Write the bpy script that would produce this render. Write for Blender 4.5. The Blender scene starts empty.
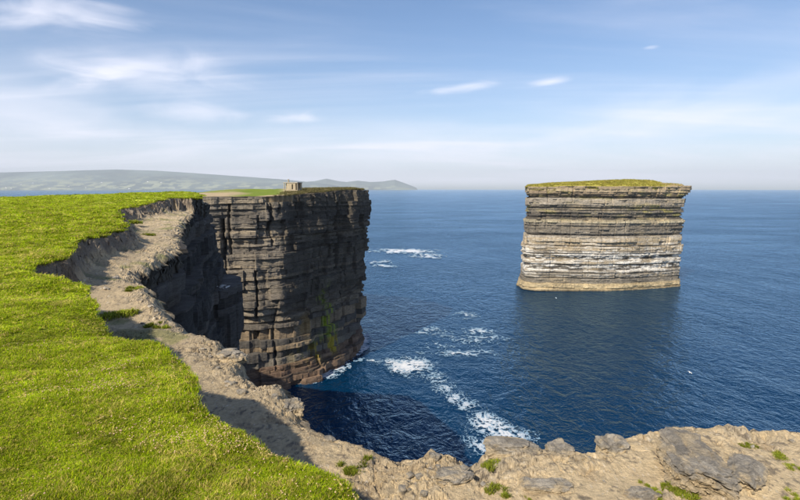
import bpy, bmesh, math, random
import numpy as np
from mathutils import Vector, Matrix, noise as mnoise

sc = bpy.context.scene
col = sc.collection
R = math.radians
random.seed(7)

# ------------------------------------------------------------------ camera
EYE = 45.0                       # metres above the sea
PITCH = R(6.6)
FPX = 24 / 36 * 800              # focal length in pixels of the 800 px photograph
cam_d = bpy.data.cameras.new('camera')
cam_d.lens = 24; cam_d.sensor_width = 36; cam_d.clip_start = 0.05; cam_d.clip_end = 90000
cam = bpy.data.objects.new('camera', cam_d); col.objects.link(cam)
cam.location = (0, 0, EYE); cam.rotation_euler = (R(90) - PITCH, 0, 0)
sc.camera = cam

# ------------------------------------------------------------------ sky and sun
SUN_EL, SUN_AZ = R(40), R(213)   # azimuth clockwise from +Y: behind the camera, to the left
w = bpy.data.worlds.new('World'); sc.world = w; w.use_nodes = True
nt = w.node_tree; nt.nodes.clear()
def N(tree, t, **kw):
    n = tree.nodes.new(t)
    for k, v in kw.items():
        if k[0] == 'i' and k[1:].isdigit(): n.inputs[int(k[1:])].default_value = v
        else: setattr(n, k, v)
    return n
def L(tree, a, b, ao=0, bi=0):
    tree.links.new(a.outputs[ao], b.inputs[bi])
out = N(nt, 'ShaderNodeOutputWorld'); bg = N(nt, 'ShaderNodeBackground'); L(nt, bg, out)
bg.inputs[1].default_value = 0.104
sky = N(nt, 'ShaderNodeTexSky', sky_type='NISHITA', sun_disc=False, sun_elevation=SUN_EL, sun_rotation=SUN_AZ,
        altitude=50, air_density=1.0, dust_density=0.8, ozone_density=6.0)
tc = N(nt, 'ShaderNodeTexCoord'); sx = N(nt, 'ShaderNodeSeparateXYZ'); L(nt, tc, sx)
def M(op, a, b=None, c=None, clamp=False, tree=nt):
    n = N(tree, 'ShaderNodeMath', operation=op, use_clamp=clamp)
    for i, v in enumerate((a, b, c)):
        if v is None: continue
        if isinstance(v, (int, float)): n.inputs[i].default_value = v
        else: tree.links.new(v, n.inputs[i])
    return n.outputs[0]
X_, Y_, Z_ = sx.outputs
el = M('ARCSINE', M('MINIMUM', M('MAXIMUM', Z_, -1.0), 1.0)); az = M('ARCTAN2', X_, Y_)
# thin cirrus: noise on a plane high above
den = M('ADD', M('MAXIMUM', Z_, 0.0), 0.09)
cx = N(nt, 'ShaderNodeCombineXYZ'); nt.links.new(M('DIVIDE', X_, den), cx.inputs[0]); nt.links.new(M('DIVIDE', Y_, den), cx.inputs[1])
def cirrus(scale, sc_x, sc_y, off, detail=6, dist=1.2, rot=0.0):
    mp = N(nt, 'ShaderNodeMapping'); L(nt, cx, mp)
    mp.inputs['Location'].default_value = off; mp.inputs['Scale'].default_value = (sc_x, sc_y, 1); mp.inputs['Rotation'].default_value = (0, 0, rot)
    n = N(nt, 'ShaderNodeTexNoise'); n.inputs['Scale'].default_value = scale; n.inputs['Detail'].default_value = detail
    n.inputs['Distortion'].default_value = dist; n.inputs['Roughness'].default_value = 0.55
    L(nt, mp, n); return n.outputs[0]
def ramp(v, a, b):
    n = N(nt, 'ShaderNodeMapRange', interpolation_type='SMOOTHSTEP'); nt.links.new(v, n.inputs[0])
    n.inputs[1].default_value = a; n.inputs[2].default_value = b; return n.outputs[0]
veil = M('MULTIPLY', ramp(cirrus(0.45, 0.5, 1.4, (2.3, 1.1, 0), rot=0.2), 0.40, 0.80), 0.40)
def wisp(a0, e0, sa, se, tilt, amp, off, sc_=9, bend=0.0):
    """a streak of cirrus about azimuth a0, elevation e0 (degrees), broken up by noise"""
    da = M('SUBTRACT', az, R(a0)); de = M('SUBTRACT', el, R(e0))
    de = M('SUBTRACT', de, M('MULTIPLY', da, tilt))
    if bend: de = M('ADD', de, M('MULTIPLY', M('MULTIPLY', da, da), bend))
    cc = N(nt, 'ShaderNodeCombineXYZ'); nt.links.new(M('MULTIPLY', da, 1.0), cc.inputs[0]); nt.links.new(M('MULTIPLY', de, 3.6), cc.inputs[1])
    cc.inputs[2].default_value = off
    n = N(nt, 'ShaderNodeTexNoise'); n.inputs['Scale'].default_value = sc_; n.inputs['Detail'].default_value = 7; n.inputs['Distortion'].default_value = 0.9
    L(nt, cc, n)
    q = M('ADD', M('POWER', M('ABSOLUTE', M('DIVIDE', da, R(sa))), 2.0), M('POWER', M('ABSOLUTE', M('DIVIDE', de, R(se))), 2.0))
    g = M('POWER', 2.718, M('MULTIPLY', q, -1.0))
    v = M('ADD', M('MULTIPLY', g, 0.62), M('MULTIPLY', M('SUBTRACT', n.outputs[0], 0.5), 0.95))
    return M('MULTIPLY', M('MULTIPLY', ramp(v, 0.06, 1.0), M('MINIMUM', M('MULTIPLY', g, 3.0), 1.0)), amp)
wisps = [wisp(-31.5, 14.9, 7.0, 1.5, 0.10, 0.80, 1.0, 8, 0.9), wisp(-24.0, 10.9, 9.0, 2.0, 0.0, 0.80, 4.0, 7),
         wisp(-28.5, 10.0, 3.5, 0.9, 0.30, 0.55, 9.0, 8), wisp(-20.5, 7.4, 5.0, 1.1, 0.02, 0.55, 6.0, 8), wisp(-10.8, 7.2, 3.0, 0.55, 0.05, 0.55, 2.0, 10),
         wisp(6.4, 10.3, 4.2, 0.5, 0.12, 0.80, 11.0, 11), wisp(15.4, 10.5, 2.0, 0.42, 0.06, 0.65, 13.0, 12),
         wisp(24.4, 13.0, 0.7, 0.2, 0.0, 0.40, 5.0, 14), wisp(27.0, 7.0, 20, 2.6, 0.16, 0.40, 15.0, 5), wisp(-3.0, 4.5, 30, 2.8, 0.0, 0.34, 17.0, 4),
         wisp(-39, 6.5, 12, 4.0, 0.0, 0.50, 19.0, 4)]
tot = veil
for q in wisps: tot = M('ADD', tot, q)
above = ramp(Z_, -0.01, 0.02)
tot = M('ADD', tot, M('MULTIPLY', M('POWER', 2.718, M('DIVIDE', M('MAXIMUM', el, 0.0), R(-4.5))), 0.95))   # thin high veil thickening towards the horizon
tot = M('MULTIPLY', M('MINIMUM', tot, 0.9), above)
mixc = N(nt, 'ShaderNodeMix', data_type='RGBA'); nt.links.new(tot, mixc.inputs['Factor'])
nt.links.new(sky.outputs[0], mixc.inputs[6]); mixc.inputs[7].default_value = (8.0, 8.0, 8.9, 1)
nt.links.new(mixc.outputs[2], bg.inputs[0])

sun_d = bpy.data.lights.new('sun', 'SUN'); sun_d.energy = 5.0; sun_d.angle = R(0.5); sun_d.color = (1.0, 0.90, 0.74)
sun = bpy.data.objects.new('sun', sun_d); col.objects.link(sun)
sdir = Vector((math.sin(SUN_AZ) * math.cos(SUN_EL), math.cos(SUN_AZ) * math.cos(SUN_EL), math.sin(SUN_EL)))
sun.rotation_euler = sdir.to_track_quat('Z', 'Y').to_euler(); sun.location = (-60, -100, 150)
vs = sc.view_settings; vs.view_transform = 'Standard'; vs.look = 'None'; vs.gamma = 1; vs.exposure = 0.42; vs.use_curve_mapping = False
sc.cycles.use_denoising = True
sc.cycles.max_bounces = 6; sc.cycles.diffuse_bounces = 3; sc.cycles.glossy_bounces = 3; sc.cycles.transparent_max_bounces = 8
sc.cycles.volume_bounces = 0

# ------------------------------------------------------------------ numeric helpers
def _hash(ix, iy, iz, seed):
    h = (ix.astype(np.int64) * 374761393 + iy.astype(np.int64) * 668265263 + iz.astype(np.int64) * 2147483647 + seed * 974634533) & 0xFFFFFFFF
    h = ((h ^ (h >> 13)) * 1274126177) & 0xFFFFFFFF
    h = ((h ^ (h >> 16)) * 2246822519) & 0xFFFFFFFF
    return ((h ^ (h >> 15)) & 0xFFFFFF) / float(0xFFFFFF)
def vnoise(x, y, z=None, seed=0):
    x = np.asarray(x, float); y = np.asarray(y, float)
    z = np.zeros_like(x) if z is None else np.asarray(z, float)
    x0, y0, z0 = np.floor(x), np.floor(y), np.floor(z)
    f = lambda t: t * t * t * (t * (t * 6 - 15) + 10)
    u, v, q = f(x - x0), f(y - y0), f(z - z0)
    def c(a, b, d): return _hash(x0 + a, y0 + b, z0 + d, seed)
    a = c(0,0,0) * (1-u) + c(1,0,0) * u; b = c(0,1,0) * (1-u) + c(1,1,0) * u
    r = a * (1-v) + b * v
    if np.any(q):
        a = c(0,0,1) * (1-u) + c(1,0,1) * u; b = c(0,1,1) * (1-u) + c(1,1,1) * u
        r = r * (1-q) + (a * (1-v) + b * v) * q
    return r * 2 - 1
def fbm(x, y, z=None, oct=4, seed=0, gain=0.5):
    t = 0; a = 1; n = 0
    for o in range(oct):
        k = 2.03 ** o
        t = t + a * vnoise(np.asarray(x) * k + 17.3 * o, np.asarray(y) * k - 9.1 * o, None if z is None else np.asarray(z) * k, seed + o)
        n += a; a *= gain
    return t / n
def ss(a, b, x):
    t = np.clip((np.asarray(x, float) - a) / (b - a), 0, 1); return t * t * (3 - 2 * t)
def ray(u, v):
    """direction of the line of sight through a point of the 800x500 photograph (used once, to survey positions)"""
    vz = (250 - v) / FPX
    return np.array([(u - 400) / FPX, math.cos(PITCH) + math.sin(PITCH) * vz, -math.sin(PITCH) + math.cos(PITCH) * vz])
def survey(u, v, surf, far=66.0):
    """where the line of sight meets a level or a ground function"""
    d = ray(u, v)
    if isinstance(surf, (int, float)):
        t = (surf - EYE) / d[2]; return (d[0] * t, d[1] * t)
    t = np.arange(1.0, far / d[1], 0.03); below = EYE + d[2] * t < surf(d[0] * t, d[1] * t)
    k = t[np.argmax(below)] if below.any() else far / d[1]
    return (d[0] * k, d[1] * k)
def sdist(px, py, poly, chunk=60000):
    """signed distance to a closed polygon, positive inside"""
    P = np.asarray(poly, float); A = P; B = np.roll(P, -1, 0)
    res = np.empty(px.size); fx, fy = px.ravel(), py.ravel()
    for i in range(0, fx.size, chunk):
        x = fx[i:i+chunk, None]; y = fy[i:i+chunk, None]
        ex, ey = B[:,0]-A[:,0], B[:,1]-A[:,1]
        t = np.clip(((x-A[:,0])*ex + (y-A[:,1])*ey) / (ex*ex+ey*ey+1e-12), 0, 1)
        d = np.sqrt(((A[:,0]+t*ex-x)**2 + (A[:,1]+t*ey-y)**2).min(1))
        c = ((A[:,1] > y) != (B[:,1] > y)) & (x < ex*(y-A[:,1])/(np.where(ey==0,1e-12,ey)) + A[:,0])
        res[i:i+chunk] = np.where(c.sum(1) % 2 == 1, d, -d)
    return res.reshape(px.shape)
def resample(P, ds, extra=None):
    P = np.asarray(P, float); seg = np.hypot(*np.diff(P, axis=0).T); s = np.r_[0, np.cumsum(seg)]
    t = [0.0]
    while t[-1] < s[-1]:
        i = min(np.searchsorted(s, t[-1], side='right') - 1, len(P) - 2)
        f = (t[-1] - s[i]) / max(seg[i], 1e-9); p = P[i] * (1-f) + P[i+1] * f
        t.append(t[-1] + (ds(p) if callable(ds) else ds))
    t = np.array(t[:-1] + [s[-1]])
    Q = np.c_[np.interp(t, s, P[:,0]), np.interp(t, s, P[:,1])]
    return Q, t, s

def worley(x, y, seed=0):
    """distance to the border of an irregular cell, and a random value per cell"""
    ix, iy = np.floor(x), np.floor(y); f1 = np.full(x.shape, 9.0); f2 = f1.copy(); cid = np.zeros(x.shape); z0 = np.zeros(x.shape)
    for a in (-1, 0, 1):
        for b in (-1, 0, 1):
            jx, jy = ix + a, iy + b; d = np.hypot(jx + _hash(jx, jy, z0, seed) - x, jy + _hash(jx, jy, z0, seed + 1) - y)
            v = _hash(jx, jy, z0, seed + 2); n = d < f1
            f2 = np.where(n, f1, np.minimum(f2, d)); cid = np.where(n, v, cid); f1 = np.where(n, d, f1)
    return f2 - f1, cid
# ------------------------------------------------------------------ object helpers
def tag(o, label=None, cat=None, group=None, kind=None):
    for k, v in (('label', label), ('category', cat), ('group', group), ('kind', kind)):
        if v: o[k] = v
    return o
def mesh_np(name, V, F, mat, parent=None, cols=None, smooth=False, fcol=None):
    me = bpy.data.meshes.new(name)
    V = np.asarray(V, np.float32); F = np.asarray(F, np.int32); k = F.shape[1]
    me.vertices.add(len(V)); me.vertices.foreach_set('co', V.ravel())
    me.loops.add(F.size); me.loops.foreach_set('vertex_index', F.ravel())
    me.polygons.add(len(F)); me.polygons.foreach_set('loop_start', np.arange(0, F.size, k, dtype=np.int32))
    me.polygons.foreach_set('loop_total', np.full(len(F), k, np.int32))
    me.polygons.foreach_set('use_smooth', np.full(len(F), smooth))
    me.update(calc_edges=True)
    if cols is not None:
        a = me.color_attributes.new('tint', 'FLOAT_COLOR', 'POINT')
        c = np.ones((len(V), 4), np.float32); c[:, :3] = np.clip(cols, 0, 1); a.data.foreach_set('color', c.ravel())
    me.materials.append(mat)
    o = bpy.data.objects.new(name, me); col.objects.link(o)
    if parent: o.parent = parent
    return o
def empty(name, loc=(0, 0, 0)):
    o = bpy.data.objects.new(name, None); o.location = loc; col.objects.link(o); o.empty_display_size = 0.2; return o
def grid_faces(nr, nc, wrap=False):
    i = np.arange(nr - 1)[:, None]; j = np.arange(nc if wrap else nc - 1)[None, :]; j2 = (j + 1) % nc
    return np.stack([i*nc + j, i*nc + j2, (i+1)*nc + j2, (i+1)*nc + j], -1).reshape(-1, 4)
def compact(V, F, *attrs):
    used = np.zeros(len(V), bool); used[F.ravel()] = True
    idx = np.cumsum(used) - 1
    return (V[used], idx[F]) + tuple(a[used] for a in attrs)
def boundary(F):
    E = np.concatenate([F[:, [0, 1]], F[:, [1, 2]], F[:, [2, 3]], F[:, [3, 0]]])
    k = np.sort(E, 1); key = k[:, 0].astype(np.int64) * (F.max() + 1) + k[:, 1]
    u, inv, cnt = np.unique(key, return_inverse=True, return_counts=True)
    return E[cnt[inv] == 1]

# ------------------------------------------------------------------ materials
def mat_new(name):
    m = bpy.data.materials.new(name); m.use_nodes = True; t = m.node_tree
    p = t.nodes['Principled BSDF']; p.inputs['Specular IOR Level'].default_value = 0.25
    return m, t, p
def noise_node(t, scale, detail=4, rough=0.55, vec=None, dist=0.0):
    n = N(t, 'ShaderNodeTexNoise'); n.inputs['Scale'].default_value = scale; n.inputs['Detail'].default_value = detail
    n.inputs['Roughness'].default_value = rough; n.inputs['Distortion'].default_value = dist
    if vec is not None: t.links.new(vec, n.inputs['Vector'])
    return n.outputs[0]
def coords(t, scale=(1, 1, 1)):
    g = N(t, 'ShaderNodeNewGeometry'); mp = N(t, 'ShaderNodeMapping'); mp.inputs['Scale'].default_value = scale
    t.links.new(g.outputs['Position'], mp.inputs[0]); return mp.outputs[0]
def tinted(name, rough=0.9, var=0.35, nscale=3.0, bump=0.4, bdist=0.05, zstretch=1.0, bscale=6.0):
    """colour comes from the stone or soil itself (attribute) times grain; fine relief as bump"""
    m, t, p = mat_new(name); p.inputs['Roughness'].default_value = rough
    at = N(t, 'ShaderNodeAttribute', attribute_name='tint')
    v = coords(t, (1, 1, zstretch))
    n1 = noise_node(t, nscale, 6, 0.65, v)
    mr = N(t, 'ShaderNodeMapRange'); t.links.new(n1, mr.inputs[0]); mr.inputs[1].default_value = 0.25; mr.inputs[2].default_value = 0.75
    mr.inputs[3].default_value = 1 - var; mr.inputs[4].default_value = 1 + var
    vm = N(t, 'ShaderNodeVectorMath', operation='SCALE'); t.links.new(at.outputs['Color'], vm.inputs[0]); t.links.new(mr.outputs[0], vm.inputs['Scale'])
    t.links.new(vm.outputs[0], p.inputs['Base Color'])
    n2 = noise_node(t, bscale, 8, 0.7, v)
    b = N(t, 'ShaderNodeBump'); b.inputs['Strength'].default_value = bump; b.inputs['Distance'].default_value = bdist
    t.links.new(n2, b.inputs['Height']); t.links.new(b.outputs[0], p.inputs['Normal'])
    return m
M_rock = tinted('layered_rock', 0.88, 0.50, 0.9, 1.0, 0.30, 7.0, 1.1)
M_soil = tinted('bare_soil_and_rock', 0.95, 0.32, 18.0, 1.0, 0.04, 1.0, 30.0)
M_stone = tinted('lichened_stone', 0.92, 0.45, 14.0, 1.0, 0.06, 1.0, 22.0)
M_turf = tinted('turf', 0.95, 0.35, 9.0, 0.9, 0.05, 1.0, 30.0)
M_hill = tinted('far_land', 0.95, 0.20, 0.002, 0.0, 0.1, 1.0, 0.01)
M_wall = tinted('weathered_concrete', 0.9, 0.3, 1.6, 0.5, 0.03, 1.0, 9.0)
def leafy(name, transl=0.35):
    m, t, p = mat_new(name); p.inputs['Roughness'].default_value = 0.7; p.inputs['Specular IOR Level'].default_value = 0.08
    at = N(t, 'ShaderNodeAttribute', attribute_name='tint')
    v = coords(t); n = noise_node(t, 2.2, 6, 0.75, v); n2 = noise_node(t, 0.45, 5, 0.7, v)
    oi = N(t, 'ShaderNodeObjectInfo')
    k = M('ADD', M('ADD', M('MULTIPLY', M('SUBTRACT', M('MULTIPLY', n, 2.0, tree=t), 0.5, tree=t), 1.1, tree=t), M('MULTIPLY', M('SUBTRACT', M('MULTIPLY', n2, 2.2, tree=t), 0.6, tree=t), 0.7, tree=t), tree=t), M('MULTIPLY', oi.outputs['Random'], 0.35, tree=t), tree=t)
    k = M('SUBTRACT', k, 0.08, tree=t)
    vm = N(t, 'ShaderNodeVectorMath', operation='SCALE'); t.links.new(at.outputs['Color'], vm.inputs[0]); t.links.new(k, vm.inputs['Scale'])
    t.links.new(vm.outputs[0], p.inputs['Base Color'])
    tr = N(t, 'ShaderNodeBsdfTranslucent'); t.links.new(vm.outputs[0], tr.inputs[0])
    mx = N(t, 'ShaderNodeMixShader'); mx.inputs[0].default_value = transl
    t.links.new(p.outputs[0], mx.inputs[1]); t.links.new(tr.outputs[0], mx.inputs[2])
    t.links.new(mx.outputs[0], t.nodes['Material Output'].inputs[0]); return m
M_grass = leafy('grass_blades')
M_flower = tinted('dry_flower_heads', 0.9, 0.3, 40, 0, 0.01)
def plain(name, c, rough=0.8):
    m, t, p = mat_new(name); p.inputs['Roughness'].default_value = rough
    n = noise_node(t, 12, 4, 0.6, coords(t)); mr = N(t, 'ShaderNodeMapRange'); t.links.new(n, mr.inputs[0]); mr.inputs[3].default_value = 0.75; mr.inputs[4].default_value = 1.25
    vm = N(t, 'ShaderNodeVectorMath', operation='SCALE'); vm.inputs[0].default_value = c; t.links.new(mr.outputs[0], vm.inputs['Scale'])
    t.links.new(vm.outputs[0], p.inputs['Base Color']); return m
M_white = plain('white_feathers', (0.80, 0.80, 0.78)); M_grey = plain('grey_feathers', (0.35, 0.37, 0.40))
M_render = plain('white_render', (0.78, 0.77, 0.74)); M_slate = plain('slate', (0.10, 0.10, 0.11))

# water
M_water, t, p = mat_new('sea_water')
p.inputs['Base Color'].default_value = (0.0008, 0.040, 0.098, 1); p.inputs['Roughness'].default_value = 0.10; p.inputs['IOR'].default_value = 1.33
p.inputs['Specular IOR Level'].default_value = 0.5; p.inputs['Specular Tint'].default_value = (0.62, 0.84, 1.0, 1)
v1 = coords(t, (1.0, 0.75, 1)); v2 = coords(t, (1, 0.45, 1))
h = M('ADD', M('MULTIPLY', noise_node(t, 0.055, 3, 0.5, v2, 0.6), 1.9, tree=t), M('MULTIPLY', noise_node(t, 0.33, 4, 0.6, v1, 0.8), 1.05, tree=t), tree=t)
h = M('ADD', h, M('MULTIPLY', noise_node(t, 1.2, 3, 0.6, v1, 0.3), 0.30, tree=t), tree=t)
b = N(t, 'ShaderNodeBump'); b.inputs['Strength'].default_value = 1.0; b.inputs['Distance'].default_value = 1.0
t.links.new(h, b.inputs['Height'])
fr_ = N(t, 'ShaderNodeFresnel'); fr_.inputs[0].default_value = 1.27; t.links.new(b.outputs[0], fr_.inputs['Normal'])
df = N(t, 'ShaderNodeBsdfDiffuse'); df.inputs[0].default_value = (0.0003, 0.022, 0.062, 1)
gl_ = N(t, 'ShaderNodeBsdfGlossy'); gl_.inputs[0].default_value = (0.50, 0.75, 1.0, 1); wl = N(t, 'ShaderNodeMapRange'); t.links.new(noise_node(t, 0.012, 4, 0.6, coords(t, (0.5, 1.3, 1)), 0.8), wl.inputs[0]); wl.inputs[1].default_value = 0.35; wl.inputs[2].default_value = 0.68; wl.inputs[3].default_value = 0.55; wl.inputs[4].default_value = 1.25
t.links.new(wl.outputs[0], b.inputs['Distance'])                                      # wind lanes and slicks
gl_.inputs['Roughness'].default_value = 0.09; t.links.new(b.outputs[0], gl_.inputs['Normal'])
mx = N(t, 'ShaderNodeMixShader'); t.links.new(fr_.outputs[0], mx.inputs[0]); t.links.new(df.outputs[0], mx.inputs[1]); t.links.new(gl_.outputs[0], mx.inputs[2])
t.links.new(mx.outputs[0], t.nodes['Material Output'].inputs[0]); t.nodes.remove(p)
M_foam, t, p = mat_new('sea_foam'); p.inputs['Roughness'].default_value = 0.8
at = N(t, 'ShaderNodeAttribute', attribute_name='tint'); t.links.new(at.outputs['Color'], p.inputs['Base Color'])

# ------------------------------------------------------------------ survey of the clifftop
def G_h(x, y):          # level of the turf
    x = np.asarray(x, float); y = np.asarray(y, float)
    z = EYE - 1.7 + 1.28 * ss(9, 60, y) - 0.027 * np.maximum(0, -x - 22) - 0.012 * np.maximum(0, y - 63) ** 1.35
    z = z + 0.10 * fbm(x / 3.5, y / 3.5, oct=3, seed=3) + 0.04 * ss(15, 40, y) * fbm(x / 6, y / 6, oct=2, seed=5) * 3
    return z
def S_h(x, y):          # level of the bare shelf below the turf
    y = np.asarray(y, float); x = np.asarray(x, float)
    return EYE + np.interp(y, [-60, 5, 8, 16, 25, 40, 62, 90, 110], [-3.0, -3.0, -2.9, -2.6, -2.3, -1.95, -1.55, -4.6, -6.0]) + 0.05 * fbm(x / 1.5, y / 1.5, oct=2, seed=8)
gp = [(366,500),(341,478),(305,457),(269,442),(247,432),(215,410),(200,400),(193,388),(191,374),(186,363),(172,351),(159,344),(140,341),(124,337),(110,330),(102,320),
      (97,308),(92,296),(85,282),(60,276),(29,271),(24,266),(45,257),(66,254),(70,246),(73,240),(98,234),(124,227),(120,219),(112,209),(135,205),(158,200),(180,196.5),(190,197),(196,197),(203,195)]
g_pts = [survey(u, v, G_h) for u, v in gp]
turf_poly = [(40,-60),(14,-16),(4,-3),(1.2,1.2)] + g_pts + [(-27,68),(-45,71),(-75,83),(-109,97),(-220,108),(-220,-60)]
cp = [(800,421),(755,419),(725,416),(675,416),(655,414),(640,420),(625,425),(610,425),(600,428),(598,436),(585,441),(572,437),(560,432),(550,441),(545,439),(527,435),(500,435),(484,443),(477,450),
      (473,460),(466,455),(457,449),(440,444),(427,442),(415,445),(400,444),(373,435),(348,428),(319,415),(305,410),(294,396),(287,380),(270,381),(256,373),(245,366),(240,352),(225,340),(212,332),(195,328),(181,321),(168,303),
      (152,286),(137,272),(160,258),(185,242),(178,231),(184,223),(192,213),(201,206),(210,200.5)]
c_pts = [survey(u, v, S_h) for u, v in cp]
c_line = [(60,-62),(26,-24),(12,0),(7.2,5.9)] + c_pts + [(-27.5,69.5),(-45,73.5),(-75,86),(-109,100)]
cliff_poly = c_line + [(-230,112),(-230,-62)]

# ------------------------------------------------------------------ the sea
th = np.linspace(0, 2 * math.pi, 193)[:-1]; rr = np.r_[0.5, np.geomspace(20, 19000, 60)]
TH, RR = np.meshgrid(th, rr); V = np.c_[(RR * np.sin(TH)).ravel(), (RR * np.cos(TH)).ravel() , np.zeros(RR.size)]
sea = mesh_np('sea', V, grid_faces(len(rr), len(th), True), M_water); tag(sea, 'deep blue rippled sea around the cliffs', 'sea', kind='structure')

# ------------------------------------------------------------------ layered cliffs
def smooth_normals(Q, k=6):
    T = np.gradient(Q, axis=0); ker = np.ones(2*k+1) / (2*k+1)
    T = np.c_[np.convolve(np.pad(T[:,0], k, 'edge'), ker, 'valid'), np.convolve(np.pad(T[:,1], k, 'edge'), ker, 'valid')]
    T /= np.hypot(T[:,0], T[:,1])[:,None] + 1e-9
    return np.c_[T[:,1], -T[:,0]]
def blocks(s, rng, lo, hi):
    j = np.cumsum(rng.uniform(lo, hi, int(s[-1] / lo) + 4)); i = np.searchsorted(j, s)
    return rng.normal(0, 1, len(j) + 2)[i]
def cliff(parent, line, ds, sign, ztop, layers, batter, colour, seed, big=1.0, bottom=None, jit=1.0, inner=2.5, name='rock_layer', uneven=0.35):
    """stack of separate beds of rock; every bed is its own object. batter(z, x, y) moves a bed outward, colour(x, y, z, bed) tints it"""
    Q, t, s = resample(line, ds); nrm = smooth_normals(Q) * sign
    zt = ztop(Q[:,0], Q[:,1]); rg = np.random.default_rng(seed * 77 + 1)
    group = [np.clip(blocks(t, rg, 2.0, 9.0), -1.8, 1.1) for _ in range(17)]        # taller blocks that span several beds
    joints = [(rg.uniform(0, t[-1]), q, q + rg.uniform(3, 15), rg.uniform(0.4, 1.3) * big, rg.uniform(0.15, 0.4)) for q in rg.uniform(0, 40, int(t[-1] * 0.55))]
    for k, (z0, z1, off, base) in enumerate(layers):
        if z0 > zt.max(): continue
        rng = np.random.default_rng(seed * 1000 + k)
        th = z1 - z0
        scl = np.clip(th, 0.35, 1.8)
        bl = blocks(t, rng, 0.9 + scl * 0.9, 3.0 + scl * 4.5); bl2 = blocks(t, rng, 0.35, 1.6)
        zm = 0.5 * (z0 + z1)
        o = off + jit * (0.13 * scl + 0.05) * np.clip(bl, -2.2, 1.6) + jit * 0.05 * bl2
        o = o + big * (1.1 * fbm(t / 9, np.full_like(t, zm / 22), oct=3, seed=seed) + 0.55 * fbm(t / 2.6, np.full_like(t, zm / 14), oct=2, seed=seed + 5))
        o = o + big * group[int((zm + 6) // 3.7) % len(group)] * 0.55 + batter(zm, Q[:,0], Q[:,1])
        dip = 0.5 * fbm(t / 40, t * 0 + 3.3, oct=2, seed=seed + 9) + 0.06 * fbm(t / 5, t * 0 + k * 1.7, oct=2, seed=seed + 11)
        up = uneven * fbm(t / 11, t * 0 + (k + 1) * 3.7, oct=3, seed=seed + 13); dn = uneven * fbm(t / 11, t * 0 + k * 3.7, oct=3, seed=seed + 13)
        for (t0, zl, zh, dp, wd) in joints:
            if zl < zm < zh: o = o - dp * np.exp(-((t - t0 - 0.5 * fbm(np.array([zm / 3]), np.array([t0]), oct=2)[0]) / wd) ** 4)
        nrow = max(2, int(math.ceil(th / 0.4)) + 1)
        rows = []; cs = []
        for i in range(nrow):
            f = i / (nrow - 1); zu = z1 + up; z = zu - f * np.maximum(zu - (z0 + dn) + 0.05, 0.06) + dip
            z = np.minimum(z, zt - 0.02 * i)
            oo = o - 0.035 * scl * abs(2 * f - 1) ** 3
            x = Q[:,0] + nrm[:,0] * oo; y = Q[:,1] + nrm[:,1] * oo
            d = 0.17 * fbm(x / 0.9, y / 0.9, z / 0.45, oct=4, seed=seed + 20, gain=0.62)
            x = x + nrm[:,0] * d; y = y + nrm[:,1] * d
            rows.append(np.c_[x, y, z])
            c = np.array(base)[None, :] * (1 + 0.07 * bl + 0.045 * bl2)[:, None] * (1 + 0.22 * fbm(x / 2.4, y / 2.4, z / 1.2, oct=3, seed=seed + 30))[:, None]
            cs.append(colour(x, y, z, c, t))
        def inn(r): q = r.copy(); q[:, :2] -= nrm * inner; return q
        rows = [inn(rows[0])] + rows + [inn(rows[-1])]; cs = [cs[0]] + cs + [cs[-1]]
        mesh_np(name, np.concatenate(rows), grid_faces(len(rows), len(Q)), M_rock, parent, np.concatenate(cs))
def beds(z0, z1, rng, lo, hi, offs, cols):
    L_ = []; z = z0
    while z < z1:
        th = rng.uniform(lo, hi) * (1.8 if rng.random() < 0.18 else 1) * (0.5 if rng.random() < 0.25 else 1)
        L_.append((z, z + th, rng.choice(offs), cols[rng.integers(len(cols))])); z += th
    return L_
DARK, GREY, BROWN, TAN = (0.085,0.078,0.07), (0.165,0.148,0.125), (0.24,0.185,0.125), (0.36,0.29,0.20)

# mainland below the shelf
rng = np.random.default_rng(11)
main = empty('mainland_cliff', (0, 0, 0)); tag(main, 'dark layered rock cliff below the bare shelf', 'cliff', kind='structure')
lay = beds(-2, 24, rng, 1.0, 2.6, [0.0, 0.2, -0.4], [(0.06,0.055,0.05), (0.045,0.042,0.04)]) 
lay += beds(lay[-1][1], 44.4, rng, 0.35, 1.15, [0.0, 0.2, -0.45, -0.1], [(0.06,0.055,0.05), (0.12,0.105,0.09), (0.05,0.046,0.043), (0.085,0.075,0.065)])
def bat_main(z, x, y):
    dpt = np.maximum(0, 43.0 - z); near = ss(15, 10, y)
    return -1.5 * near + (1 - near) * (-0.32 + np.minimum(dpt, 11) * 0.13 * ss(30, 55, y) + dpt * 0.04)
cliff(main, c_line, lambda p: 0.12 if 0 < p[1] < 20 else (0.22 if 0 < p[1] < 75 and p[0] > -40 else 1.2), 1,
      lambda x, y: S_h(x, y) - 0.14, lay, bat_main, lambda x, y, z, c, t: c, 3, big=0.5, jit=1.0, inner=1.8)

# a lower buttress of the mainland cliff with a ledge used by seabirds
butt = empty('rock_buttress', (-20.5, 59, -1)); 
butt.matrix_world = Matrix.Identity(4)
tag(butt, 'dark block of rock with a bird ledge jutting from the near cliff', 'rock buttress')
bl_line = [(-23.5,52.5),(-20.6,52.8),(-18.2,55.0),(-17.7,58.2),(-18.4,62.0),(-21,64.5),(-25,65)]
lay = beds(-2, 34.3, np.random.default_rng(5), 0.7, 2.0, [0.0, 0.15, -0.2], [(0.07,0.062,0.055), (0.10,0.09,0.08)]); lay[-1] = (lay[-1][0], 34.5, 0.1, (0.11,0.10,0.09))
cliff(butt, bl_line[::-1], 0.2, -1, lambda x, y: x * 0 + 34.5, lay, lambda z, x, y: -0.9 * ss(31, 28, z), lambda x, y, z, c, t: c, 8, big=0.3, jit=0.7, inner=3.4)

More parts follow.
